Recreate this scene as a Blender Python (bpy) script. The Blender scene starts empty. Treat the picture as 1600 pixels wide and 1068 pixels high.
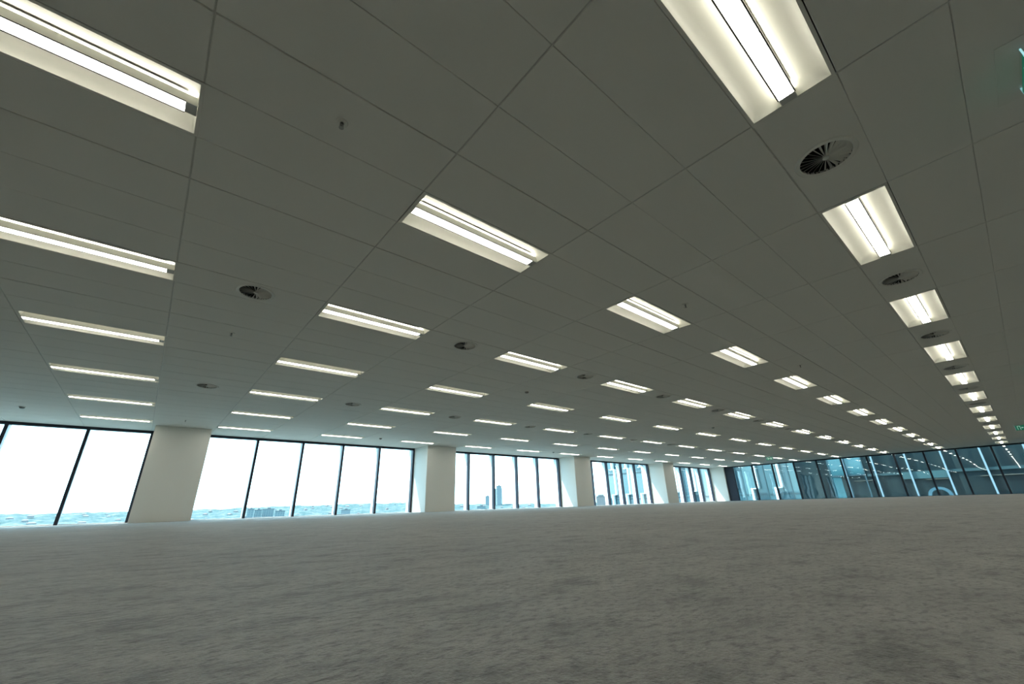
import bpy, bmesh, math, random
from mathutils import Vector, Matrix
random.seed(7)
scene = bpy.context.scene
COL = scene.collection

# ------------------------------------------------------------------ camera, sky, sun, exposure
YAW, PITCH, ROLL, FPX = math.radians(49.4057), math.radians(21.6723), math.radians(-1.6614), 640.118
fw = Vector((math.cos(PITCH)*math.cos(YAW), math.cos(PITCH)*math.sin(YAW), math.sin(PITCH)))
rt = Vector((math.sin(YAW), -math.cos(YAW), 0)); up = rt.cross(fw)
r2 = rt*math.cos(ROLL) + up*math.sin(ROLL); u2 = -rt*math.sin(ROLL) + up*math.cos(ROLL)
cd = bpy.data.cameras.new('camera'); cam = bpy.data.objects.new('camera', cd); COL.objects.link(cam)
cd.sensor_fit = 'HORIZONTAL'; cd.sensor_width = 36.0; cd.lens = 36.0*FPX/1600.0
cd.clip_start = 0.02; cd.clip_end = 20000
cam.matrix_world = Matrix(((r2.x, u2.x, -fw.x, 0), (r2.y, u2.y, -fw.y, 0), (r2.z, u2.z, -fw.z, 0.176), (0, 0, 0, 1)))
scene.camera = cam

world = bpy.data.worlds.new('sky'); scene.world = world; world.use_nodes = True
wn = world.node_tree.nodes; wl = world.node_tree.links
bg = wn['Background']
SKY = 5.6
wtc = wn.new('ShaderNodeTexCoord'); wsep = wn.new('ShaderNodeSeparateXYZ'); wramp = wn.new('ShaderNodeValToRGB')
wl.new(wtc.outputs['Generated'], wsep.inputs[0]); wl.new(wsep.outputs['Z'], wramp.inputs[0]); wl.new(wramp.outputs[0], bg.inputs['Color'])
wramp.color_ramp.elements[0].position = 0.0; wramp.color_ramp.elements[0].color = (0.56, 0.88, 1.0, 1)
wramp.color_ramp.elements[1].position = 0.7; wramp.color_ramp.elements[1].color = (0.36, 0.70, 1.0, 1)
bg.inputs['Strength'].default_value = SKY

sd = bpy.data.lights.new('sun', 'SUN'); sun = bpy.data.objects.new('sun', sd); COL.objects.link(sun)
sd.energy = 16.0; sd.angle = math.radians(0.6); sd.color = (1.0, 0.97, 0.92)
sun.rotation_euler = Vector((-0.36, 0.50, 1.0)).to_track_quat('Z', 'Y').to_euler()
sun.location = (0, 40, 60)

vs = scene.view_settings
vs.view_transform = 'Standard'; vs.look = 'None'; vs.gamma = 1.0; vs.use_curve_mapping = False
vs.exposure = 0.10
scene.cycles.use_denoising = True
scene.cycles.max_bounces = 10; scene.cycles.diffuse_bounces = 5; scene.cycles.transparent_max_bounces = 24
scene.cycles.sample_clamp_indirect = 6.0
LAMP = 19.5

# ------------------------------------------------------------------ dimensions
CZ = 2.596                      # ceiling height
YW, XF = 16.90, 36.13           # inner face of the window wall / of the far wall
YC = 15.70                      # front face of the columns
X0, Y0 = -5.6, -4.2             # back wall, right wall
M = 0.4955; TX = 1.4845         # ceiling tile modules
JX0 = -0.270                    # a tile joint across the rows

# ------------------------------------------------------------------ helpers
def mat(name, color=(0.8, 0.8, 0.8), rough=0.6, metal=0.0, emit=None, estr=0.0, spec=0.5):
    m = bpy.data.materials.new(name); m.use_nodes = True
    b = m.node_tree.nodes['Principled BSDF']
    b.inputs['Base Color'].default_value = (*color, 1); b.inputs['Roughness'].default_value = rough
    b.inputs['Metallic'].default_value = metal; b.inputs['Specular IOR Level'].default_value = spec
    if emit:
        b.inputs['Emission Color'].default_value = (*emit, 1); b.inputs['Emission Strength'].default_value = estr
    return m
def nodes(m): return m.node_tree.nodes, m.node_tree.links, m.node_tree.nodes['Principled BSDF']
def objcoord(m, scale=(1, 1, 1), rot=(0, 0, 0)):
    n, l, b = nodes(m)
    tc = n.new('ShaderNodeTexCoord'); mp = n.new('ShaderNodeMapping')
    mp.inputs['Scale'].default_value = scale; mp.inputs['Rotation'].default_value = rot
    l.new(tc.outputs['Object'], mp.inputs['Vector']); return mp.outputs[0]
def noise(m, vec, scale, detail=2, rough=0.5):
    n, l, b = nodes(m); t = n.new('ShaderNodeTexNoise')
    t.inputs['Scale'].default_value = scale; t.inputs['Detail'].default_value = detail; t.inputs['Roughness'].default_value = rough
    l.new(vec, t.inputs['Vector']); return t.outputs['Fac']
def ramp(m, fac, stops):
    n, l, b = nodes(m); r = n.new('ShaderNodeValToRGB')
    while len(r.color_ramp.elements) < len(stops): r.color_ramp.elements.new(0.5)
    for e, (p, c) in zip(r.color_ramp.elements, stops): e.position = p; e.color = (*c, 1)
    l.new(fac, r.inputs[0]); return r.outputs[0]
def mixc(m, fac, a, b_, mode='MIX'):
    n, l, b = nodes(m); x = n.new('ShaderNodeMix'); x.data_type = 'RGBA'; x.blend_type = mode
    for s, v in ((0, fac), (6, a), (7, b_)):
        if isinstance(v, (int, float)): x.inputs[s].default_value = v
        elif isinstance(v, tuple): x.inputs[s].default_value = (*v, 1)
        else: l.new(v, x.inputs[s])
    return x.outputs[2]
def setc(m, sock): nodes(m)[1].new(sock, nodes(m)[2].inputs['Base Color'])
def bump(m, h, strength, dist):
    n, l, b = nodes(m); bn = n.new('ShaderNodeBump'); bn.inputs['Strength'].default_value = strength; bn.inputs['Distance'].default_value = dist
    l.new(h, bn.inputs['Height']); l.new(bn.outputs[0], b.inputs['Normal'])

def box(bm, x0, x1, y0, y1, z0, z1, mi=0):
    v = [bm.verts.new(p) for p in ((x0,y0,z0),(x1,y0,z0),(x1,y1,z0),(x0,y1,z0),(x0,y0,z1),(x1,y0,z1),(x1,y1,z1),(x0,y1,z1))]
    for f in ((3,2,1,0),(4,5,6,7),(0,1,5,4),(1,2,6,5),(2,3,7,6),(3,0,4,7)):
        fc = bm.faces.new([v[i] for i in f]); fc.material_index = mi
def quad(bm, pts, mi=0):
    f = bm.faces.new([bm.verts.new(p) for p in pts]); f.material_index = mi; return f
def cyl(bm, r, z0, z1, c=(0, 0), n=24, r1=None):
    r1 = r if r1 is None else r1
    a = [bm.verts.new((c[0]+r*math.cos(2*math.pi*i/n), c[1]+r*math.sin(2*math.pi*i/n), z0)) for i in range(n)]
    b = [bm.verts.new((c[0]+r1*math.cos(2*math.pi*i/n), c[1]+r1*math.sin(2*math.pi*i/n), z1)) for i in range(n)]
    for i in range(n): bm.faces.new((a[i], a[(i+1)%n], b[(i+1)%n], b[i]))
    bm.faces.new(a[::-1]); bm.faces.new(b)
def lathe(bm, prof, n=32):
    rings = [[bm.verts.new((r*math.cos(2*math.pi*i/n), r*math.sin(2*math.pi*i/n), z)) for i in range(n)] for r, z in prof]
    for A, B in zip(rings, rings[1:]):
        for i in range(n): bm.faces.new((A[i], A[(i+1)%n], B[(i+1)%n], B[i]))
def obj(name, bm, mats, parent=None, smooth=False, loc=None):
    if not isinstance(mats, (list, tuple)): mats = [mats]
    bmesh.ops.recalc_face_normals(bm, faces=bm.faces)
    me = bpy.data.meshes.new(name); bm.to_mesh(me); bm.free()
    for mm in mats: me.materials.append(mm)
    if smooth:
        for p in me.polygons: p.use_smooth = True
    o = bpy.data.objects.new(name, me); COL.objects.link(o)
    if parent: o.parent = parent
    if loc: o.location = loc
    return o
def empty(name, loc=(0, 0, 0)):
    o = bpy.data.objects.new(name, None); COL.objects.link(o); o.location = loc; o.empty_display_size = 0.2; return o
def tag(o, label, cat, group=None, kind=None):
    o['label'] = label; o['category'] = cat
    if group: o['group'] = group
    if kind: o['kind'] = kind
    return o
def structure(o, label, cat): return tag(o, label, cat, None, 'structure')
def clone(o, loc):
    c = o.copy(); COL.objects.link(c); c.location = loc
    for ch in o.children:
        d = ch.copy(); COL.objects.link(d); d.parent = c
        for g in ch.children:
            e = g.copy(); COL.objects.link(e); e.parent = d
    return c
ORD = ['first', 'second', 'third', 'fourth', 'fifth', 'sixth', 'seventh', 'eighth', 'ninth', 'tenth', 'eleventh', 'twelfth', 'thirteenth', 'fourteenth', 'fifteenth']

# ------------------------------------------------------------------ materials
m_carpet = mat('carpet', (0.2, 0.2, 0.18), 0.72, spec=0.40)
def build_carpet():
    m = m_carpet
    v = objcoord(m); vs_ = objcoord(m, (1.0, 1.7, 1.0), (0, 0, 0.6))
    base = ramp(m, noise(m, vs_, 5.5, 6, 0.7), [(0.36, (0.105, 0.102, 0.088)), (0.45, (0.222, 0.217, 0.192)), (0.62, (0.300, 0.294, 0.262))])
    fleck = ramp(m, noise(m, vs_, 42, 4, 0.65), [(0.36, (0.25, 0.25, 0.25)), (0.49, (0.95, 0.95, 0.95)), (0.72, (1.25, 1.25, 1.25))])
    broad = ramp(m, noise(m, v, 0.9, 3, 0.5), [(0.35, (0.86, 0.86, 0.86)), (0.65, (1.08, 1.08, 1.06))])
    fine = ramp(m, noise(m, v, 230, 2, 0.6), [(0.3, (0.72, 0.72, 0.72)), (0.7, (1.18, 1.18, 1.18))])
    c = mixc(m, 0.8, base, fleck, 'MULTIPLY'); c = mixc(m, 1.0, c, broad, 'MULTIPLY'); c = mixc(m, 0.8, c, fine, 'MULTIPLY')
    setc(m, c)
    n, l, b = nodes(m)
    ad = n.new('ShaderNodeMath'); ad.operation = 'ADD'
    l.new(noise(m, v, 150, 4, 0.7), ad.inputs[0]); l.new(noise(m, vs_, 30, 3, 0.6), ad.inputs[1])
    bump(m, ad.outputs[0], 0.9, 0.008)
    b.inputs['Sheen Weight'].default_value = 0.42; b.inputs['Sheen Roughness'].default_value = 0.5; b.inputs['Sheen Tint'].default_value = (0.9, 0.92, 0.9, 1)
build_carpet()
m_tile = mat('ceiling_tile', (0.70, 0.70, 0.655), 0.75, spec=0.25)
bump(m_tile, noise(m_tile, objcoord(m_tile), 400, 2), 0.12, 0.0006)
m_joint = mat('joint_shadow_gap', (0.52, 0.52, 0.49), 0.4)
m_slab = mat('concrete', (0.32, 0.32, 0.31), 0.9)
m_wall = mat('wall_paint', (0.62, 0.62, 0.58), 0.7, spec=0.3)
m_colm = mat('column_paint', (0.76, 0.755, 0.70), 0.55, spec=0.35)
bump(m_colm, noise(m_colm, objcoord(m_colm), 120, 2), 0.08, 0.001)
m_frame = mat('dark_window_frame', (0.012, 0.016, 0.028), 0.4, 0.3)
m_fin = mat('white_fin_paint', (0.80, 0.84, 0.86), 0.5)
m_white = mat('white_enamel', (0.86, 0.86, 0.80), 0.45)
m_flange = mat('diffuser_enamel', (0.66, 0.66, 0.61), 0.5)
m_dark = mat('dark_plenum', (0.010, 0.010, 0.010), 0.9)
m_metal = mat('brushed_metal', (0.35, 0.35, 0.34), 0.35, 0.9)
m_grey = mat('grey_plastic', (0.20, 0.21, 0.20), 0.5)
m_endcap = mat('grey_end_cap', (0.50, 0.51, 0.49), 0.5)
m_edgeline = mat('dark_edge_line', (0.10, 0.10, 0.09), 0.5)
m_lens = mat('lit_lens', (0.9, 0.9, 0.9), 0.5, emit=(1.0, 0.955, 0.86), estr=LAMP)
m_tube = mat('lit_tube', (0.9, 0.9, 0.9), 0.5, emit=(1.0, 0.955, 0.80), estr=LAMP*0.62)

def glass(name, tint, r0=0.04, wavy=0.0):
    """clear thin pane: straight-through tint plus a mirror reflection that grows towards grazing angles"""
    m = bpy.data.materials.new(name); m.use_nodes = True
    n = m.node_tree.nodes; l = m.node_tree.links; n.remove(n['Principled BSDF'])
    out = [x for x in n if x.type == 'OUTPUT_MATERIAL'][0]
    tr = n.new('ShaderNodeBsdfTransparent'); tr.inputs[0].default_value = (*tint, 1)
    gl = n.new('ShaderNodeBsdfGlossy'); gl.inputs['Roughness'].default_value = 0.0; gl.inputs['Color'].default_value = (1, 1, 1, 1)
    lw = n.new('ShaderNodeLayerWeight'); lw.inputs['Blend'].default_value = 0.5
    pw = n.new('ShaderNodeMath'); pw.operation = 'POWER'; pw.inputs[1].default_value = 5; l.new(lw.outputs['Facing'], pw.inputs[0])
    ma = n.new('ShaderNodeMath'); ma.operation = 'MULTIPLY_ADD'; ma.inputs[1].default_value = 1-r0; ma.inputs[2].default_value = r0; l.new(pw.outputs[0], ma.inputs[0])
    if wavy:      # sealed units bow slightly, so mirrored lamps break into short wandering dashes
        tc = n.new('ShaderNodeTexCoord'); nt = n.new('ShaderNodeTexNoise'); nt.inputs['Scale'].default_value = 0.8; nt.inputs['Detail'].default_value = 1.0
        bn = n.new('ShaderNodeBump'); bn.inputs['Strength'].default_value = 1.0; bn.inputs['Distance'].default_value = wavy
        l.new(tc.outputs['Object'], nt.inputs['Vector']); l.new(nt.outputs['Fac'], bn.inputs['Height']); l.new(bn.outputs[0], gl.inputs['Normal'])
    mx = n.new('ShaderNodeMixShader'); l.new(ma.outputs[0], mx.inputs[0]); l.new(tr.outputs[0], mx.inputs[1]); l.new(gl.outputs[0], mx.inputs[2])
    l.new(mx.outputs[0], out.inputs[0]); return m
m_glass = glass('window_glass', (0.965, 0.99, 0.995), 0.02)
m_glass_far = glass('tinted_window_glass', (0.82, 0.905, 0.915), 0.06, 0.006)
m_acrylic = glass('clear_acrylic', (0.93, 0.97, 0.96), 0.03)

# ------------------------------------------------------------------ room shell
bm = bmesh.new(); box(bm, X0-0.2, XF+0.25, Y0-0.2, YW+0.22, -0.35, 0.0)
structure(obj('floor', bm, m_carpet), 'grey mottled carpet floor running the whole length of the empty office', 'floor')

ROWS = [(-2.4775+0.025, -1)] + [(r*5*M + 0.025, r) for r in range(7)]
LX, LY = 1.437, 0.451
def lx0(k): return -1.720 + 2.969*k
LIGHTS = [(k, r) for r in range(-1, 7) for k in range(-1, 13)]  # rearmost lamps and the core-wall row are unseen, added for their light
DIFF = [(lx0(k)+LX+0.766, r*5*M + 0.025 + LY/2) for r in (0, 2, 4) for k in range(-1, 12)]
RISE = 0.0075
def tile(bm, x0, x1, y0, y1, sx0, sx1, sy0, sy1):
    """one ceiling tile face with small chamfers up into the joints"""
    c = 0.0035
    a = [(x0+sx0+c, y0+sy0+c), (x1-sx1-c, y0+sy0+c), (x1-sx1-c, y1-sy1-c), (x0+sx0+c, y1-sy1-c)]
    o = [(x0+sx0, y0+sy0), (x1-sx1, y0+sy0), (x1-sx1, y1-sy1), (x0+sx0, y1-sy1)]
    lo = [bm.verts.new((x, y, CZ)) for x, y in a]; mid = [bm.verts.new((x, y, CZ+c)) for x, y in o]
    hi = [bm.verts.new((x, y, CZ+RISE)) for x, y in o]
    for i in range(4):
        j = (i+1) % 4
        bm.faces.new((lo[i], mid[i], mid[j], lo[j])); bm.faces.new((mid[i], hi[i], hi[j], mid[j]))
    return lo
def tile_hole(bm, ring, cx, cy, R):
    n = 48
    circ = [bm.verts.new((cx+R*math.cos(2*math.pi*i/n), cy+R*math.sin(2*math.pi*i/n), CZ)) for i in range(n)]
    top = [bm.verts.new((v.co.x, v.co.y, CZ+0.03)) for v in circ]
    for i in range(n): bm.faces.new((circ[i], circ[(i+1)%n], top[(i+1)%n], top[i]))
    ang = [math.atan2(v.co.y-cy, v.co.x-cx) % (2*math.pi) for v in ring]
    idx = [round(a/(2*math.pi)*n) % n for a in ang]
    for q in range(4):
        i0, i1 = idx[q], idx[(q+1)%4]
        seq = [i0]
        while seq[-1] != i1: seq.append((seq[-1]+1) % n)
        mid = len(seq)//2
        for s in range(len(seq)-1):
            own = ring[q] if s < mid else ring[(q+1)%4]
            bm.faces.new((circ[seq[s]], own, circ[seq[s+1]]))
        bm.faces.new((circ[seq[mid]], ring[q], ring[(q+1)%4]))
bm = bmesh.new()
lightset = set()
for k, r in LIGHTS: lightset.add((round((lx0(k)-0.0345-JX0)/TX), r*5))
xs = list(range(math.ceil((X0-JX0)/TX)-1, math.ceil((XF-JX0)/TX)))
ys = list(range(math.floor(Y0/M), math.ceil(YW/M)))
MAIN, MIN = 0.0045, 0.0010
for i in xs:
    for j in ys:
        xa, xb = max(JX0+i*TX, X0), min(JX0+(i+1)*TX, XF)
        ya, yb = max(j*M, Y0), min((j+1)*M, YW)
        if xb-xa < 0.05 or yb-ya < 0.05: continue
        if (i, j) in lightset: continue
        lo = tile(bm, xa, xb, ya, yb, MAIN, MAIN, MAIN if (j-1) % 3 == 0 else MIN, MAIN if (j) % 3 == 0 else MIN)
        hole = [d for d in DIFF if xa < d[0] < xb and ya < d[1] < yb]
        if hole: tile_hole(bm, lo, hole[0][0], hole[0][1], 0.196)
        else: bm.faces.new(lo)
for f in bm.faces: f.material_index = 0
quads = []
# dark backing above the joints, open above the light fittings
for i in xs:
    for j in ys:
        if (i, j) in lightset: continue
        xa, xb = JX0+i*TX, JX0+(i+1)*TX; ya, yb = j*M, (j+1)*M
        if any(xa < d[0] < xb and ya < d[1] < yb for d in DIFF):
            for (p, q, s, t) in ((xa, xb, ya, ya+0.03), (xa, xb, yb-0.03, yb), (xa, xa+0.3, ya+0.03, yb-0.03), (xb-0.3, xb, ya+0.03, yb-0.03)):
                quad(bm, [(p, s, CZ+RISE), (q, s, CZ+RISE), (q, t, CZ+RISE), (p, t, CZ+RISE)], 1)
            continue
        quad(bm, [(xa, ya, CZ+RISE), (xb, ya, CZ+RISE), (xb, yb, CZ+RISE), (xa, yb, CZ+RISE)], 1)
ceil_o = obj('ceiling', bm, [m_tile, m_joint])
structure(ceil_o, 'suspended ceiling of long off-white metal tiles with fine straight joints', 'ceiling')
bm = bmesh.new(); box(bm, X0-0.2, XF+0.35, Y0-0.2, YW+0.34, CZ+0.30, CZ+0.65)
structure(obj('roof_slab', bm, m_slab), 'concrete slab above the suspended ceiling', 'ceiling')
bm = bmesh.new(); box(bm, X0-0.2, XF+0.34, YW+0.02, YW+0.33, CZ+0.02, CZ+0.30); box(bm, XF+0.02, XF+0.34, Y0-0.2, YW+0.02, CZ+0.02, CZ+0.30)
structure(obj('trim_1', bm, m_frame), 'dark spandrel edge above the window heads', 'trim')
bm = bmesh.new(); box(bm, X0-0.2, X0, Y0-0.2, YW+0.2, 0, CZ+0.3); structure(obj('wall_back', bm, m_wall), 'plain pale wall behind the camera', 'wall')
bm = bmesh.new(); box(bm, X0, XF+0.2, Y0-0.2, Y0, 0, CZ+0.3); structure(obj('wall_right', bm, m_wall), 'plain pale wall along the core side', 'wall')

# columns (white clad, standing out from the window wall)
COLX = [(-0.20, 1.154), (8.64, 10.04), (17.72, 19.08), (26.74, 28.10), (35.87, 36.13)]
CLAB = ['broad pale square column closest to the camera between two window runs', 'pale clad column with a sunlit side, second along the window wall',
        'pale clad column with a sunlit side, third along the window wall', 'narrow-looking pale column fourth along the window wall', 'sunlit pale return wall in the corner beside the black post']
for (a, b), lb in zip(COLX, CLAB):
    bm = bmesh.new(); yf = YC if a < 35 else 15.45
    box(bm, a, b, YC, YW+0.1, 0.008, CZ-0.004)
    bmesh.ops.bevel(bm, geom=[e for e in bm.edges if abs((e.verts[0].co-e.verts[1].co).z) > 1], offset=0.008, segments=2, affect='EDGES')
    box(bm, a+0.012, b-0.012, YC+0.012, YW, 0.0, 0.008)
    structure(obj('column', bm, m_colm), lb, 'column')

# windows: one structure object per glazed run, its mullions, panes, fins as parts
def mull(bm, x, w=0.066):
    box(bm, x-w/2, x+w/2, YW-0.06, YW+0.10, 0.0, CZ-0.002)
RUNS = [[-4.70, -3.20, -1.65, -0.235], [1.19, 2.626, 4.104, 5.571, 7.061, 8.60], [10.08, 11.526, 13.03, 14.54, 16.04, 17.68],
        [19.12, 20.60, 22.07, 23.57, 25.08, 26.70], [28.14, 29.65, 31.17, 32.62, 34.12, 35.80]]
WL = ['window run beside the first column showing hazy suburb below a white sky', 'long window run between the first and second columns with distant city rooftops',
      'window run between the second and third columns with two distant towers', 'window run between the third and fourth columns, part filled by a glass tower',
      'window run between the fourth column and the corner filled by a glass tower']
for n_, (run, lb) in enumerate(zip(RUNS, WL)):
    xa = X0 if n_ == 0 else COLX[n_-1][1]; xb = COLX[n_][0]
    bm = bmesh.new()
    box(bm, xa, xb, YW-0.05, YW+0.10, CZ-0.075, CZ-0.001)      # head
    w = obj('window_%d' % (n_+1), bm, m_frame); structure(w, lb, 'window')
    bm = bmesh.new(); box(bm, xa, xb, YW-0.02, YW+0.10, 0.0, 0.022); obj('sill', bm, m_fin, w)
    ends = [xa] + run + [xb]
    for x in run:
        bm = bmesh.new(); wd = 0.075
        box(bm, x-wd/2, x+wd/2, YW-0.06, YW+0.10, 0.0, CZ-0.076); obj('mullion', bm, m_frame, w)
        bm = bmesh.new(); box(bm, x-0.02, x+0.02, YW+0.101, YW+0.34, -0.35, CZ+0.6); obj('sun_fin', bm, m_fin, w)
    for a, b in zip(ends, ends[1:]):
        if b-a < 0.15: continue
        bm = bmesh.new(); box(bm, a, b, YW+0.034, YW+0.046, 0.02, CZ-0.07); obj('pane', bm, m_glass, w)
# far wall glazing
FWY = [13.57, 12.14, 10.68, 9.237, 7.80, 6.37, 4.978, 3.58, 2.17, 0.736, -0.70, -2.13, -3.6]
bm = bmesh.new(); box(bm, XF-0.05, XF+0.10, Y0, YC, CZ-0.075, CZ-0.001)
w = obj('window_6', bm, m_frame); structure(w, 'far end window wall looking onto dark blue glass towers close by', 'window')
bm = bmesh.new(); box(bm, XF-0.03, XF+0.10, Y0, YC, 0, 0.018); obj('sill', bm, m_frame, w)
bm = bmesh.new(); box(bm, XF-0.12, XF+0.10, 15.02, YC, 0, CZ-0.076); cp = obj('corner_post', bm, m_frame, w); cp['label'] = 'wide black corner post'
for y in FWY:
    bm = bmesh.new(); box(bm, XF-0.06, XF+0.10, y-0.042, y+0.042, 0, CZ-0.076); obj('mullion', bm, m_frame, w)
ends = [15.02] + FWY + [Y0]
for a, b in zip(ends, ends[1:]):
    bm = bmesh.new(); box(bm, XF+0.034, XF+0.046, b, a, 0.015, CZ-0.07); obj('pane', bm, m_glass_far, w)

# ------------------------------------------------------------------ recessed ceiling lights
PROF = [(0, 0), (0.004, 0.015), (0.012, 0.032), (0.028, 0.050), (0.055, 0.067), (0.09, 0.079), (0.13, 0.088), (0.17, 0.093), (0.20, 0.096)]
def make_light():
    root = empty('ceiling_light')
    # reflector troughs: curved section with curved ends
    bm = bmesh.new()
    full = PROF + [(LY-y, z) for y, z in reversed(PROF)]
    def zend(x, z):      # the troughs round down at both ends
        d = min(x, LX-x); t = min(1, d/0.075)
        return z*math.sqrt(max(0, 1-(1-t)**2))
    xsn = [0, 0.003, 0.010, 0.022, 0.040, 0.058, 0.075, 0.30, 0.55, LX/2]; xsn = xsn + [LX-x for x in reversed(xsn[:-1])]
    grid = [[bm.verts.new((x, y, zend(x, z))) for y, z in full] for x in xsn]
    for A, B in zip(grid, grid[1:]):
        for i in range(len(full)-1): bm.faces.new((A[i], A[i+1], B[i+1], B[i]))
    obj('reflector', bm, m_white, root, smooth=True)
    # housing around and above, and the flat rim
    bm = bmesh.new()
    for (a, b, c, d) in ((-0.0295, 0, -0.020, LY+0.020), (LX, LX+0.0415, -0.020, LY+0.020), (0, LX, -0.020, -0.0005), (0, LX, LY+0.0005, LY+0.020)):
        box(bm, a, b, c, d, 0.001, 0.010)
    box(bm, -0.02, LX+0.02, -0.02, LY+0.02, 0.112, 0.118)
    for (a, b, c, d) in ((-0.02, -0.015, -0.02, LY+0.02), (LX+0.015, LX+0.02, -0.02, LY+0.02), (-0.015, LX+0.015, -0.02, -0.015), (-0.015, LX+0.015, LY+0.015, LY+0.02)):
        box(bm, a, b, c, d, 0.010, 0.112)
    obj('housing', bm, m_tile, root)
    # dropped centre channel, glowing slots along the top of its sides, lens underneath
    c0, c1 = 0.183, 0.277
    bm = bmesh.new()
    for y in (c0, c1-0.003): box(bm, 0.002, LX-0.002, y, y+0.003, -0.006, 0.060)
    box(bm, 0.002, LX-0.002, c0+0.003, c1-0.003, 0.057, 0.060)
    box(bm, 0.002, 0.006, c0+0.003, c1-0.003, -0.006, 0.057)
    obj('lamp_channel', bm, m_white, root)
    bm = bmesh.new(); box(bm, LX-0.062, LX-0.003, c0+0.0035, c1-0.0035, -0.006, 0.022); e = obj('end_cap', bm, m_endcap, root); e['label'] = 'grey end cap'
    bm = bmesh.new(); box(bm, 0.008, LX-0.064, c0+0.0035, c1-0.0035, -0.0065, 0.018); le = obj('lens', bm, m_lens, root); le['label'] = 'glowing white lens strip'
    bm = bmesh.new(); box(bm, 0.045, LX-0.045, c0+0.004, c1-0.004, 0.0605, 0.080); obj('lamp_slot', bm, m_tube, root)
    bm = bmesh.new(); box(bm, 0.04, LX-0.062, c0-0.001, c1+0.001, 0.0805, 0.0840); sc_ = obj('slot_cap', bm, m_edgeline, root); sc_['label'] = 'thin dark cap over the glowing slot'
    for y in (c0-0.0060, c1-0.0030):
        bm = bmesh.new(); box(bm, 0.004, LX-0.062, y, y+0.0090, -0.0090, -0.0066); obj('channel_edge', bm, m_edgeline, root)
    return root
proto = make_light(); first = True
ROWN = ['aisle row over the camera side', 'second row in from the aisle row', 'third row in from the aisle row', 'middle row between aisle and windows',
        'third row in from the side windows', 'second row in from the side windows', 'row running closest to the side windows']
for k, r in LIGHTS:
    loc = (lx0(k), r*5*M+0.025, CZ)
    if r == -1: nm, g = 'unseen added row by the core wall', 'recessed ceiling lights'  # out of view, added to brighten the floor on this side
    else: nm, g = ROWN[r], 'recessed ceiling lights'
    if first: o = proto; o.location = loc; first = False
    else: o = clone(proto, loc)
    tag(o, 'lit recessed ceiling light, %s from the camera end, %s' % (ORD[k+1], nm), 'ceiling light', g)

# ------------------------------------------------------------------ swirl air diffusers
def make_diffuser():
    root = empty('air_diffuser')
    bm = bmesh.new(); lathe(bm, [(0.168, 0.012), (0.168, -0.004), (0.176, -0.008), (0.196, -0.008), (0.203, -0.003), (0.203, 0.0)], 48)
    obj('flange', bm, m_flange, root, smooth=False)
    bm = bmesh.new(); lathe(bm, [(0.1685, -0.003), (0.1685, 0.11), (0.001, 0.11)], 32); p = obj('plenum_cup', bm, m_dark, root); p['label'] = 'black duct opening'
    bm = bmesh.new(); n = 24
    for i in range(n):
        a = 2*math.pi*i/n; ca, sa = math.cos(a), math.sin(a)
        def P(r, t, z): return (r*ca - t*sa, r*sa + t*ca, z)
        vin = [P(0.02, 0.0035, -0.004), P(0.02, -0.0035, 0.006)]; vout = [P(0.168, 0.0105, -0.005), P(0.168, -0.0085, 0.016)]
        th = 0.0016
        lo = [bm.verts.new(p) for p in (vin[0], vout[0], vout[1], vin[1])]; hi = [bm.verts.new((p[0], p[1], p[2]+th)) for p in (vin[0], vout[0], vout[1], vin[1])]
        bm.faces.new(lo); bm.faces.new(hi[::-1])
        for q in range(4): bm.faces.new((lo[q], lo[(q+1)%4], hi[(q+1)%4], hi[q]))
    obj('swirl_blades', bm, m_flange, root)
    bm = bmesh.new(); cyl(bm, 0.022, -0.007, 0.010, n=20); obj('hub', bm, m_flange, root)
    return root
proto = make_diffuser(); DN = {0: 'in the aisle row', 1: 'in the third lamp row', 2: 'in the fifth lamp row'}
for q, (x, y) in enumerate(DIFF):
    o = proto if q == 0 else clone(proto, (0, 0, 0)); o.location = (x, y, CZ)
    tag(o, 'round swirl air diffuser, %s from the camera end, %s' % (ORD[q % 13], DN[q//13]), 'air vent', 'round swirl air diffusers')

# ------------------------------------------------------------------ sprinklers, detectors, speaker
def make_sprinkler():
    root = empty('sprinkler')
    bm = bmesh.new(); lathe(bm, [(0.012, 0.0), (0.014, -0.006), (0.036, -0.004), (0.040, 0.001)], 24); obj('escutcheon', bm, m_flange, root)
    bm = bmesh.new(); cyl(bm, 0.010, -0.022, 0.012, n=12)
    for s in (-1, 1): box(bm, s*0.010-0.0015, s*0.010+0.0015, -0.002, 0.002, -0.042, -0.018)
    box(bm, -0.011, 0.011, -0.002, 0.002, -0.044, -0.040)
    obj('sprinkler_body', bm, m_metal, root)
    bm = bmesh.new(); cyl(bm, 0.003, -0.042, -0.018, n=8); b = obj('glass_bulb', bm, m_grey, root)
    bm = bmesh.new(); cyl(bm, 0.016, -0.048, -0.0455, n=16); obj('deflector', bm, m_metal, root)
    return root
SPR = [(0.47, 2.24), (4.96, 2.22), (9.38, 2.20), (0.45, 6.75), (0.41, 14.43), (4.85, 14.76), (12.65, 10.95), (4.93, 6.75+0.0)]
SPR = [(0.47, 2.24, 'between first two light rows, camera end'), (4.96, 2.22, 'beside the third lamp of the second row'), (9.38, 2.20, 'beside the fourth lamp of the second row'),
       (0.45, 6.75, 'just beyond the closest third-row diffuser'), (0.41, 14.43, 'in front of the first broad column'), (4.85, 14.76, 'close to the second window run, beside a detector'),
       (12.65, 10.95, 'mid-room facing the third window run')]
proto = make_sprinkler()
for q, (x, y, s) in enumerate(SPR):
    o = proto if q == 0 else clone(proto, (0, 0, 0)); o.location = (x, y, CZ)
    tag(o, 'metal sprinkler head on the ceiling %s' % s, 'sprinkler', 'ceiling sprinkler heads')
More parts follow.
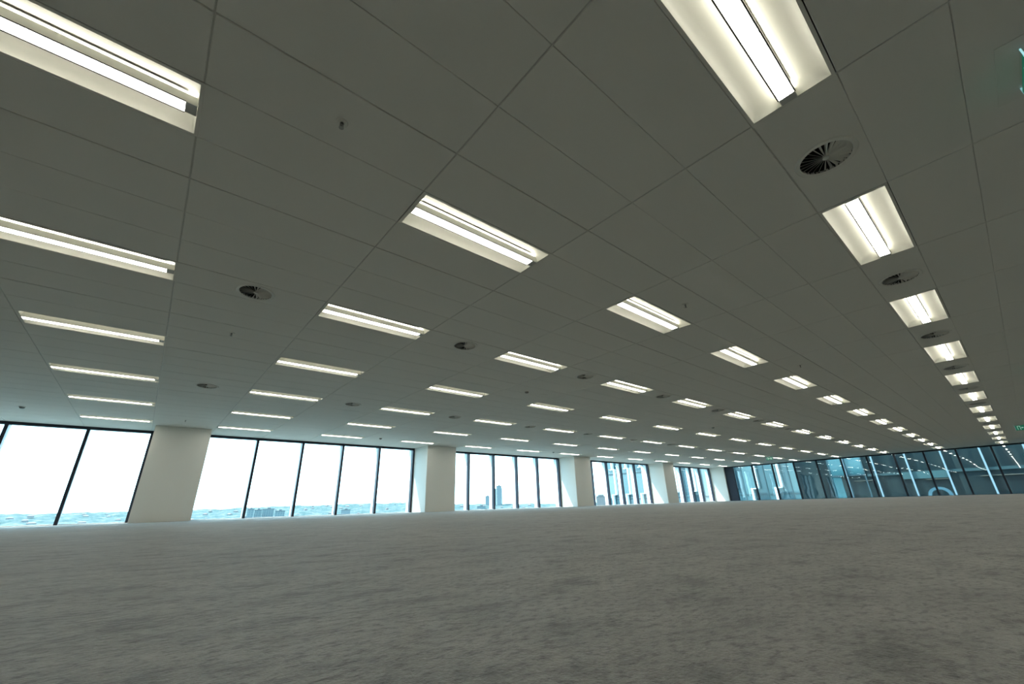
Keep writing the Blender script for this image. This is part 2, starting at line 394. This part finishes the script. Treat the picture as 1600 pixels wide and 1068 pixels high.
def make_detector():
    root = empty('smoke_detector')
    bm = bmesh.new(); cyl(bm, 0.055, -0.014, 0.001, n=24, r1=0.058); obj('base', bm, m_flange, root)
    bm = bmesh.new(); lathe(bm, [(0.046, -0.014), (0.046, -0.024), (0.038, -0.040), (0.022, -0.046), (0.001, -0.047)], 24); obj('sensor_head', bm, m_grey, root, smooth=True)
    return root
DET = [(-2.62, 14.42, 'over the window run before the first column'), (6.20, 14.84, 'over the long second window run'), (15.30, 14.90, 'over the third window run'), (24.34, 14.79, 'over the fourth window run'),
       (6.21, 6.78, 'beside a flat round speaker'), (15.22, 6.72, 'mid-room between the third and fourth light rows')]
proto = make_detector()
for q, (x, y, s) in enumerate(DET):
    o = proto if q == 0 else clone(proto, (0, 0, 0)); o.location = (x, y, CZ)
    tag(o, 'small round smoke detector on the ceiling %s' % s, 'smoke detector', 'ceiling smoke detectors')
root = empty('ceiling_speaker', (6.77, 6.83, CZ))
bm = bmesh.new(); lathe(bm, [(0.092, -0.004), (0.098, -0.008), (0.108, -0.006), (0.112, 0.001)], 32); obj('rim', bm, m_flange, root)
bm = bmesh.new(); lathe(bm, [(0.093, -0.005), (0.001, -0.003)], 32); obj('speaker_grille', bm, m_tile, root)
tag(root, 'flat white round ceiling speaker next to a smoke detector', 'speaker')

# ------------------------------------------------------------------ exit signs (edge-lit acrylic blades)
m_green = mat('exit_green', (0.006, 0.20, 0.12), 0.4, emit=(0.01, 0.42, 0.24), estr=0.14)
m_pict = mat('exit_white', (0.75, 0.85, 0.8), 0.4, emit=(0.62, 1.0, 0.85), estr=0.40)
m_edge = mat('lit_acrylic_edge', (0.5, 0.8, 0.8), 0.3, emit=(0.45, 0.92, 1.0), estr=0.7)
def make_exit():
    """blade in the local x-z plane, readable from both sides"""
    root = empty('exit_sign')
    W, H = 0.36, 0.185
    bm = bmesh.new(); box(bm, -0.30, 0.30, -0.10, 0.10, -0.003, 0.004)
    bmesh.ops.bevel(bm, geom=list(bm.edges), offset=0.001, segments=1, affect='EDGES'); obj('ceiling_plate', bm, m_flange, root)
    bm = bmesh.new(); box(bm, -W/2-0.012, W/2+0.012, -0.004, 0.004, -0.045-H-0.012, -0.0065); obj('acrylic_blade', bm, m_acrylic, root)
    bm = bmesh.new()
    for s in (-1, 1): box(bm, s*(W/2+0.014)-0.0015, s*(W/2+0.014)+0.0015, -0.004, 0.004, -0.045-H-0.012, -0.0065)
    obj('lit_edge', bm, m_edge, root)
    bm = bmesh.new(); box(bm, -W/2, W/2, -0.0055, 0.0055, -0.045-H, -0.045); g = obj('sign_panel', bm, m_green, root); g['label'] = 'green panel'
    bm = bmesh.new(); zc = -0.045-H/2
    def poly(pts, side):
        y = 0.0062*side
        a = [bm.verts.new((x*side, y, zc+z)) for x, z in pts]; b = [bm.verts.new((x*side, y-0.0009*side, zc+z)) for x, z in pts]
        bm.faces.new(a); bm.faces.new(b[::-1])
        for i in range(len(pts)): bm.faces.new((a[i], a[(i+1)%len(pts)], b[(i+1)%len(pts)], b[i]))
    for s in (-1, 1):
        poly([(-0.03, -0.008), (0.0, -0.008), (0.0, -0.03), (0.035, 0.0), (0.0, 0.03), (0.0, 0.008), (-0.03, 0.008)], s)          # arrow
        poly([(0.05, -0.07), (0.062, -0.07), (0.062, 0.055), (0.118, 0.055), (0.118, -0.07), (0.13, -0.07), (0.13, 0.067), (0.05, 0.067)], s)  # door
        c = (-0.095, 0.055); poly([(c[0]+0.013*math.cos(t*math.pi/5), c[1]+0.013*math.sin(t*math.pi/5)) for t in range(10)], s)   # head
        poly([(-0.112, 0.036), (-0.084, 0.038), (-0.090, -0.008), (-0.116, -0.006)], s)                                            # trunk
        poly([(-0.086, 0.036), (-0.056, 0.012), (-0.046, 0.020), (-0.080, 0.044)], s); poly([(-0.112, 0.036), (-0.140, 0.022), (-0.135, 0.010), (-0.106, 0.024)], s)
        poly([(-0.104, -0.006), (-0.090, -0.008), (-0.066, -0.034), (-0.078, -0.068), (-0.090, -0.066), (-0.082, -0.038)], s)
        poly([(-0.116, -0.006), (-0.102, -0.006), (-0.116, -0.042), (-0.152, -0.052), (-0.152, -0.040), (-0.126, -0.032)], s)
    obj('pictogram', bm, m_pict, root)
    return root
EX = [(3.57, -0.735, 0, 'edge-lit green exit sign hanging at the picture edge beside the big diffuser'), (13.95, -0.72, 0, 'edge-lit exit sign seen edge-on beside the aisle row of lights'),
      (25.8, -0.52, 90, 'small green exit sign above the dark far windows at the edge of view'), (29.72, 10.03, 90, 'small green exit sign between far lamps near the corner')]
proto = make_exit()
for q, (x, y, a, lb) in enumerate(EX):
    o = proto if q == 0 else clone(proto, (0, 0, 0)); o.location = (x, y, CZ); o.rotation_euler = (0, 0, math.radians(a))
    tag(o, lb, 'exit sign', 'hanging exit signs')

# ------------------------------------------------------------------ outside: hills, suburb, towers
m_land = mat('wooded_suburb', (0.2, 0.3, 0.3), 0.95, spec=0.1)
v = objcoord(m_land)
c = ramp(m_land, noise(m_land, v, 0.045, 8, 0.85), [(0.36, (0.022, 0.055, 0.052)), (0.48, (0.045, 0.082, 0.080)), (0.56, (0.080, 0.108, 0.106)), (0.64, (0.17, 0.17, 0.165))])
setc(m_land, c)
bm = bmesh.new(); NA, rings = 360, [0.1, 60, 300, 700, 1000, 1150, 1230, 1300, 1360, 1420, 1470, 1510, 1560, 1700, 2600, 6000, 15000]
from mathutils import noise as mn
def crest(az):      # height of the wooded ridge by bearing
    d = math.degrees(az)
    h = 14 + 3*math.sin(d*0.11+0.7)
    if d < 64: h -= min(1, (64-d)/10)*11
    return h
def hz(r, az):
    p = Vector((r*math.cos(az), r*math.sin(az), 0))
    c_ = crest(az)
    if r < 1000: base = -85
    elif r < 1510: base = -85 + (85+c_)*((r-1000)/510)**0.6
    else: base = c_ - (r-1510)*0.12 if r < 1800 else -85
    n = mn.noise(p*0.02)*3.5 + mn.noise(p*0.09)*2.2 if r > 1000 else 0
    return base + n
R = []
for r in rings:
    nn = NA*4 if r > 900 and r < 1800 else NA*4
    R.append([bm.verts.new((r*math.cos(2*math.pi*i/nn), r*math.sin(2*math.pi*i/nn), hz(r, 2*math.pi*i/nn))) for i in range(nn)])
for A, B in zip(R, R[1:]):
    for i in range(len(A)): bm.faces.new((A[i], A[(i+1)%len(A)], B[(i+1)%len(A)], B[i]))
structure(obj('hills', bm, m_land, smooth=False), 'hazy wooded suburban hills on the horizon beyond the windows', 'hills')

def polar(deg, dist): a = math.radians(deg); return dist*math.cos(a), dist*math.sin(a)
def win_mat(name, wallc, glassc, sx, sz, fill=0.55):
    m = mat(name, wallc, 0.8, spec=0.2); n, l, b = nodes(m)
    tc = n.new('ShaderNodeTexCoord'); sp = n.new('ShaderNodeSeparateXYZ'); l.new(tc.outputs['Object'], sp.inputs[0])
    def band(sock, period, f):
        a = n.new('ShaderNodeMath'); a.operation = 'DIVIDE'; a.inputs[1].default_value = period; l.new(sock, a.inputs[0])
        c_ = n.new('ShaderNodeMath'); c_.operation = 'FRACT'; l.new(a.outputs[0], c_.inputs[0])
        d = n.new('ShaderNodeMath'); d.operation = 'LESS_THAN'; d.inputs[1].default_value = f; l.new(c_.outputs[0], d.inputs[0]); return d.outputs[0]
    mu = n.new('ShaderNodeMath'); mu.operation = 'MULTIPLY'; l.new(band(sp.outputs['Z'], sz, fill), mu.inputs[0]); l.new(band(sp.outputs['X'], sx, 0.7), mu.inputs[1])
    setc(m, mixc(m, mu.outputs[0], wallc, glassc)); return m
m_b1 = win_mat('pale_render_with_windows', (0.17, 0.205, 0.205), (0.09, 0.135, 0.145), 5.0, 3.6)
m_b2 = win_mat('brown_brick_with_windows', (0.24, 0.205, 0.185), (0.13, 0.135, 0.14), 4.0, 3.2)
m_b3 = win_mat('grey_tower_with_windows', (0.175, 0.205, 0.21), (0.135, 0.17, 0.18), 4.0, 3.4)
m_roof = mat('roof_grey', (0.10, 0.115, 0.12), 0.8)
def city_building(name, az, dist, w, d, ztop, m, label, cat, extra=None, group=None):
    x, y = polar(az, dist); root = empty(name, (x, y, -30)); root.rotation_euler = (0, 0, math.radians(az+90))
    h = ztop+30
    bm = bmesh.new(); box(bm, -w/2, w/2, -d/2, d/2, 0, h); obj('facade', bm, m, root)
    bm = bmesh.new(); box(bm, -w/2-0.6, w/2+0.6, -d/2-0.6, d/2+0.6, h, h+0.9)
    box(bm, -w*0.18, w*0.12, -d*0.2, d*0.2, h+0.9, h+3.4); obj('roof', bm, m_roof, root)
    if extra:
        for part, (a, b_, c_, e, z0, z1) in extra:
            bm = bmesh.new(); box(bm, a, b_, c_, e, z0+30, z1+30); obj(part, bm, m, root)
    return tag(root, label, cat, group)
def az_of(px, py=800):
    d = fw + r2*((px-800)/FPX) - u2*((py-534)/FPX); return math.degrees(math.atan2(d.y, d.x))
city_building('apartment_building', az_of(391, 802), 1160, 13, 12, 7, m_b1, 'bluish low apartment block left of two banded blocks, beyond the second window run', 'building')
city_building('apartment_building', az_of(403, 802), 1190, 15, 12, 5, m_b1, 'pale banded apartment block on the hazy hillside, in the second window run', 'building')
city_building('apartment_building', az_of(418.5, 802), 1220, 24, 12, 6.5, m_b1, 'widest banded apartment block on the hillside, in the second window run', 'building')
city_building('apartment_building', az_of(437, 802), 1170, 20, 12, 1.5, m_b1, 'low stepped pale block beside the widest banded block, in the second window run', 'building')
city_building('apartment_building', az_of(540, 800), 1250, 22, 18, 0, m_b3, 'small square grey block below the hill, seen at the fourth pane of the second run', 'building')
city_building('tower', az_of(762, 790), 1500, 14.5, 14, 30, m_b3, 'plain shorter grey tower standing apart on the skyline, in the third window run', 'tower')
city_building('tower', az_of(780, 790), 1500, 17, 15, 62, m_b3, 'tall slim twin-shaft tower with a spire, in the third window run', 'tower',
              [('shaft', (9.0, 13.5, -6, 6, -30, 54)), ('spire', (1.0, 2.4, -1, 1, 62, 74)), ('low_wing', (-11, -8.7, -6, 6, -30, 56))])
city_building('office_block', az_of(752, 790), 1400, 26, 20, -1, m_b1, 'low white office block with a dark roof beside the shorter grey tower', 'building')
city_building('office_block', az_of(940, 786), 900, 19, 18, 11, m_b2, 'brownish stepped office block in the first pane of the fourth window run', 'building',
              [('penthouse', (-6, 6, -5, 5, 11.9, 15))])
city_building('office_block', az_of(838, 790), 1350, 7, 10, 7, m_b2, 'small brown block on the skyline in the fourth pane of the third window run', 'building')
# scattered houses
proto = None
PLACED = [(o.location.x, o.location.y) for o in COL.objects if o.type == 'EMPTY' and o.location.length > 500]
for q in range(150):
    px = random.choice([random.uniform(-40, 235), random.uniform(300, 640), random.uniform(712, 880)]); az = az_of(px, 803); dist = random.uniform(1190, 1480)
    x, y = polar(az, dist)
    if any((x-a_)**2+(y-b_)**2 < 30**2 for a_, b_ in PLACED): continue
    PLACED.append((x, y))
    z = hz(dist, math.radians(az)) - 1.5
    if proto is None:
        root = empty('house'); proto = root
        bm = bmesh.new(); box(bm, -6, 6, -4, 4, 0, 4.6); obj('house_walls', bm, mat('white_render', (0.20, 0.20, 0.195), 0.8), root)
        bm = bmesh.new(); a = [(-6.5, -4.6, 4.6), (6.5, -4.6, 4.6), (6.5, 4.6, 4.6), (-6.5, 4.6, 4.6)]; t = [(-4, 0, 6.8), (4, 0, 6.8)]
        quad(bm, [a[0], a[1], t[1], t[0]]); quad(bm, [a[2], a[3], t[0], t[1]]); bm.faces.new([bm.verts.new(p) for p in (a[1], a[2], t[1])]); bm.faces.new([bm.verts.new(p) for p in (a[3], a[0], t[0])])
        obj('house_roof', bm, mat('house_roof_tile', (0.13, 0.12, 0.115), 0.8), root); o = root
    else: o = clone(proto, (0, 0, 0))
    o.location = (x, y, z); o.rotation_euler = (0, 0, random.uniform(0, 3)); s = random.uniform(0.5, 1.05); o.scale = (s, s, s)
    tag(o, 'tiny pale house among the trees on the hazy hillside', 'house', 'pale houses on the far hillside')

# neighbouring glass tower (bright) seen past the corner
m_tg = mat('teal_tower_glass', (0.16, 0.36, 0.40), 0.12, 0.0, spec=0.6)
n, l, b = nodes(m_tg)
tc = n.new('ShaderNodeTexCoord'); sp = n.new('ShaderNodeSeparateXYZ'); l.new(tc.outputs['Object'], sp.inputs[0])
def cell(sock, period):
    a = n.new('ShaderNodeMath'); a.operation = 'DIVIDE'; a.inputs[1].default_value = period; l.new(sock, a.inputs[0])
    c_ = n.new('ShaderNodeMath'); c_.operation = 'FLOOR'; l.new(a.outputs[0], c_.inputs[0]); return c_.outputs[0]
cb = n.new('ShaderNodeCombineXYZ'); l.new(cell(sp.outputs['Y'], 1.37), cb.inputs[0]); l.new(cell(sp.outputs['Z'], 3.9), cb.inputs[1])
wnz = n.new('ShaderNodeTexWhiteNoise'); l.new(cb.outputs[0], wnz.inputs[0])
setc(m_tg, ramp(m_tg, wnz.outputs['Value'], [(0.0, (0.020, 0.060, 0.075)), (0.35, (0.050, 0.115, 0.13)), (0.7, (0.085, 0.155, 0.165)), (1.0, (0.18, 0.23, 0.23))]))
m_tj = mat('teal_panel_joint', (0.02, 0.05, 0.06), 0.5)
m_tfin = mat('tower_fin_white', (0.74, 0.80, 0.82), 0.5)
TXP = 60.0
root = empty('glass_tower', (TXP, 31, -85))
bm = bmesh.new(); box(bm, 0, 28, -15.2, 14.8, 0, 190); obj('facade', bm, m_tg, root)
bm = bmesh.new()
for i in range(46): box(bm, -0.06, -0.001, -15.2, 14.8, 3.95*i+2.55, 3.95*i+2.68)
y = -15.2
while y < 14.8:
    box(bm, -0.05, -0.001, y-0.04, y+0.04, 0, 190); y += 1.37
obj('panel_joints', bm, m_tj, root)
for q in range(11):
    y0 = -13.9 + 2.74*q
    bm = bmesh.new()
    for i in range(14, 30):
        zz = 3.95*i + 3.4; off = 0.62*((i*7+q*3) % 3 - 1)*0.6
        box(bm, -0.55, -0.061, y0+off-0.13, y0+off+0.13, zz, zz+3.95)
        box(bm, -0.50, -0.062, y0-0.45, y0+0.45, zz-0.12, zz)
    obj('sun_fin', bm, m_tfin, root)
tag(root, 'tall teal glass tower with stepped white fins outside the corner', 'tower')

# dark glass tower opposite the far wall
m_dg = mat('dark_tower_glass', (0.02, 0.05, 0.06), 0.3, 0.0, spec=0.12)
n, l, b = nodes(m_dg)
v = objcoord(m_dg, (1, 1.0, 0.05)); c = ramp(m_dg, noise(m_dg, v, 0.9, 5, 0.7), [(0.35, (0.004, 0.009, 0.012)), (0.5, (0.009, 0.018, 0.020)), (0.68, (0.026, 0.036, 0.035))]); setc(m_dg, c)
m_bg = mat('sky_reflection_blue', (0.06, 0.30, 0.46), 0.1, spec=0.6)  # blue of the mirrored sky, put into the base colour
setc(m_bg, ramp(m_bg, noise(m_bg, objcoord(m_bg, (1, 0.3, 1.2)), 0.35, 4, 0.6), [(0.38, (0.022, 0.085, 0.10)), (0.6, (0.050, 0.13, 0.145))]))
XB = 52.0
root = empty('dark_tower', (XB, -8, -85))
bm = bmesh.new(); box(bm, 0, 24, -22, 23.4, 0, 190); obj('facade', bm, m_dg, root)
S_ = XB/XF
def py(y): return y*S_ + 8      # far-wall y at the camera line of sight -> tower local y
def pz(z): return 0.176+(z-0.176)*S_ + 85
bm = bmesh.new(); box(bm, -0.10, -0.001, py(6.7), py(8.6), pz(1.45), 150); box(bm, -0.10, -0.001, py(8.05), py(8.6), 60, pz(1.35)); obj('painted_sky_reflection', bm, m_bg, root)  # panels cut to the outline of the reflected sky patch
bm = bmesh.new()
for z in (pz(1.40),): box(bm, -0.16, -0.002, py(6.7), py(8.62), z-0.05, z+0.05)
for y in (py(8.6), py(7.65), py(6.72)): box(bm, -0.16, -0.101, y-0.05, y+0.05, 60, 150)
obj('glazing_bars', bm, m_tj, root)
m_lb = mat('pale_blue_fin', (0.19, 0.24, 0.27), 0.4)
for yy in (9.16, 7.7, 6.13, 4.46, 2.83, 1.21, -0.45, -2.1):
    y = py(yy); wf = 0.058 if yy != 9.16 else 0.03
    bm = bmesh.new(); box(bm, -0.36, -0.17, y-wf, y+wf, 55, 130); obj('sun_fin', bm, m_lb, root)
m_band = mat('teal_spandrel', (0.016, 0.038, 0.040), 0.4); m_warm = mat('warm_brown', (0.075, 0.066, 0.048), 0.6)
bm = bmesh.new(); box(bm, -0.12, -0.002, -22, py(6.6), pz(1.28), pz(1.44)); obj('spandrel_band', bm, m_band, root)
bm = bmesh.new(); box(bm, -0.14, -0.003, py(2.85), py(4.9), pz(1.00), pz(1.40)); s = obj('spandrel_panel', bm, mat('light_teal_panel', (0.028, 0.066, 0.068), 0.4), root); s['label'] = 'lighter teal panel'
bm = bmesh.new()
for (a, b_, z) in ((-15/S_, 1.6, 0.98), (2.9, 3.9, 0.92), (6.4, 7.4, 1.02)): box(bm, -0.16, -0.003, py(a) if a > -10 else -22, py(b_), pz(z), pz(z)+0.05)
obj('warm_strip', bm, m_warm, root)  # thin warm brown strips laid over the facade
tag(root, 'dark glass tower with pale vertical fins filling the far windows', 'tower')
# solid arch standing in for a curved reflection, before the dark tower
bm = bmesh.new(); n_ = 24; R0, R1 = 0.66, 0.46
cy_, cz_ = 3.50*(50.5/XF), 0.176+(0.02-0.176)*(50.5/XF)
def arc(R_, x): return [bm.verts.new((x, cy_+R_*1.12*math.cos(math.pi*i/n_), cz_+R_*math.sin(math.pi*i/n_))) for i in range(n_+1)]
a, b_, c_, d_ = arc(R0, 50.2), arc(R1, 50.2), arc(R0, 50.8), arc(R1, 50.8)
for i in range(n_):
    bm.faces.new((a[i], a[i+1], b_[i+1], b_[i])); bm.faces.new((c_[i], d_[i], d_[i+1], c_[i+1])); bm.faces.new((a[i], c_[i], c_[i+1], a[i+1])); bm.faces.new((b_[i], b_[i+1], d_[i+1], d_[i]))
o = obj('arch_reflection', bm, mat('reflection_pale_blue', (0.045, 0.10, 0.125), 0.4)); tag(o, 'pale blue arch standing in for a reflection in the far windows', 'reflection')
